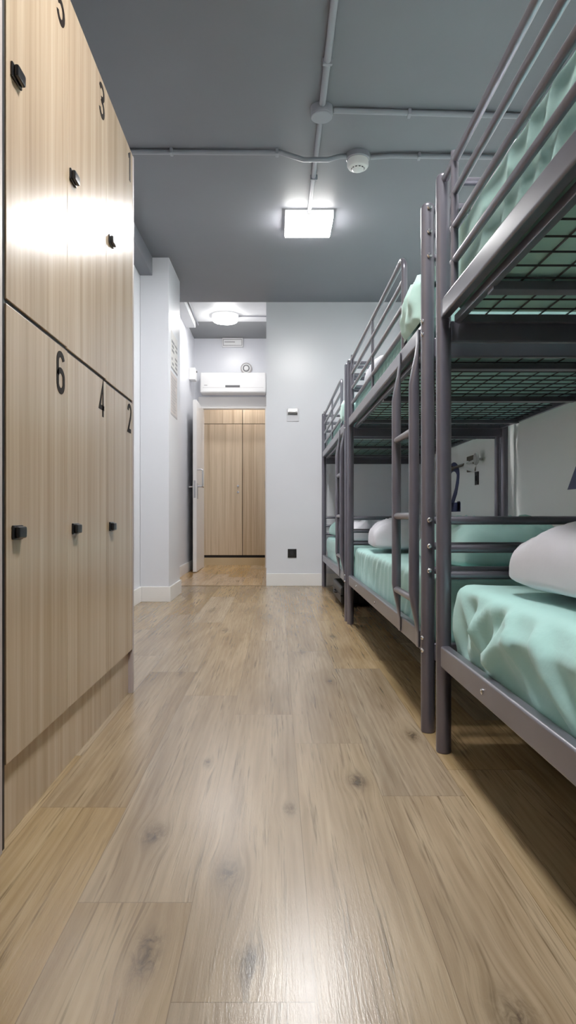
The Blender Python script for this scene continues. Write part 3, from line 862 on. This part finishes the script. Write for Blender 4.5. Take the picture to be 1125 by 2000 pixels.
# end wall fittings
t = thing('card_holder', 'white key card holder with chrome hood on the end wall', 'card holder', (.15, YP, 1.535))
obj('plate', bx(.090, .205, YP-.009, YP, 1.532, 1.652, .003), paint('card_plate', lin(206, 206, 212), .35), t)
obj('hood', bx(.100, .190, YP-.034, YP-.008, 1.610, 1.646, .004), M['chromed'], t)
obj('slot', bx(.102, .190, YP-.030, YP-.008, 1.597, 1.6105, .001), M['black'], t)
def socket(name, M4, label, w=.082, h=.082, n=1):
    t = thing(name, label, 'socket', M4.to_translation(), 'black wall sockets')
    def loc(bm):
        bmesh.ops.transform(bm, matrix=M4, verts=bm.verts); return bm
    obj('plate', loc(bx(-w/2, w/2, -.009, 0, 0, h, .003)), M['black'], t)
    for k in range(n):
        zc_ = h*(k+.5)/n
        bm = B(); lathe(bm, [(.021, 0), (.021, .010), (.019, .0115), (.018, .0105), (.001, .0105)], M4 @ Matrix.Translation((0, 0, zc_)) @ Matrix.Rotation(PI/2, 4, 'X'), 24)
        obj('outlet_well', bm, M['black_matte'], t)
socket('wall_socket', Matrix.Translation((.141, YP, .262)), 'square black wall socket low on the end wall')
RW = lambda y, z: Matrix.Translation((XR, y, z)) @ Matrix.Rotation(-PI/2, 4, 'Z')
RWp = Matrix.Translation((XR, 4.75, .872)) @ Matrix.Rotation(-PI/2, 4, 'Z')
socket('wall_socket', RWp, 'tall black socket under the reading lamp on the right wall', .075, .095)

# blue figures on the right wall (reading direction is toward -Y)
def wall_number(d, yl, wd, z0, z1, label, strokes, sw):
    bm = B(); H = z1-z0
    for pts in strokes: ribbon(bm, pts, sw, lambda a, b, h: Vector((XR-.0004-h, yl-a*wd, z0+b*H)), .001)
    o = obj('wall_number', bm, M['navy'], None, (XR, yl-wd/2, z0))
    return tag(o, label, 'wall number', 'blue bunk numbers on the right wall')
s2 = [arcpts(.50, .74, .33, .19, 200, -10, 16)+[(.80, .62), (.68, .42), (.46, .22), (.36, .12)], [(.08, .095), (.99, .095)], [(.86, .02), (.86, .21)]]
wall_number('2', 5.60, .42, .685, 1.075, 'navy blue figure 2 on the right wall beside the reading lamp', s2, .19)
s4 = [[(.72, .02), (.72, .98), (.10, .28), (.98, .28)]]
wall_number('4', 3.26, .36, .70, 1.07, 'navy blue figure 4 on the right wall beyond the nearest bunk', s4, .13)

# reading lamp
yl, zl = 4.86, 1.035
t = thing('reading_lamp', 'bronze reading lamp with arm and white spot on the right wall', 'wall lamp', (XR, yl, zl-.06))
obj('back_plate', bx(XR-.02, XR, yl-.07, yl+.09, zl-.06, zl+.055, .003), M['bronze'], t)
bm = B(); tube(bm, [(XR-.02, yl+.04, zl-.005), (XR-.05, yl+.05, zl-.005), (XR-.05, yl+.42, zl-.008)], .010, 12)
lathe(bm, [(.001, 0), (.02, .004), (.02, .06), (.001, .064)], Matrix.Translation((XR-.05, yl+.40, zl-.008)) @ Matrix.Rotation(-PI/2, 4, 'X'), 16)
obj('arm', bm, M['bronze'], t)
bm = B(); lathe(bm, [(.001, 0), (.030, .003), (.033, .01), (.033, .085), (.030, .09), (.026, .086), (.024, .04), (.001, .035)],
      Matrix.Translation((XR-.06, yl-.01, zl-.012)) @ Matrix.Rotation(math.radians(112), 4, 'Y') @ Matrix.Rotation(math.radians(35), 4, 'X'), 24)
obj('spot_shade', bm, M['white'], t)
bm = B(); lathe(bm, [(.001, 0), (.036, .002), (.042, .008), (.042, .018), (.038, .022), (.001, .020)],
      Matrix.Translation((XR-.035, yl-.24, zl+.012)) @ Matrix.Rotation(-PI/2, 4, 'Y'), 28)
tube(bm, [(XR-.04, yl-.235, zl+.010), (XR-.055, yl-.03, zl-.005)], .008, 10)
box(bm, XR-.035, XR, yl-.248, yl-.232, zl+.004, zl+.020, .003)
obj('switch_disc', bm, paint('satin_disc', lin(188, 188, 186), .3), t)

# ------------------------------------------------------------------ world, camera, view
wd = bpy.data.worlds.new('room_ambient'); scene.world = wd; wd.use_nodes = True
wd.node_tree.nodes['Background'].inputs[0].default_value = (.8, .85, .9, 1)
wd.node_tree.nodes['Background'].inputs[1].default_value = .3
cam = bpy.data.cameras.new('camera'); co = bpy.data.objects.new('camera', cam); COL.objects.link(co)
co.location = (0, 0, .65); co.rotation_euler = (PI/2, 0, 0)
cam.sensor_fit = 'VERTICAL'; cam.sensor_height = 36.0; cam.sensor_width = 36.0; cam.lens = 1300/2000*36
cam.shift_x = (562.5-541)/2000; cam.shift_y = (1008-1000)/2000
cam.clip_start = .02
scene.camera = co
scene.view_settings.view_transform = 'Standard'
scene.view_settings.look = 'None'
scene.view_settings.exposure = 0.0
scene.view_settings.use_curve_mapping = True
cm = scene.view_settings.curve_mapping
cv = cm.curves[3]
for x, y in ((.03, .042), (.12, .165), (.40, .455)): cv.points.new(x, y)
cm.extend = 'EXTRAPOLATED'
cm.update()
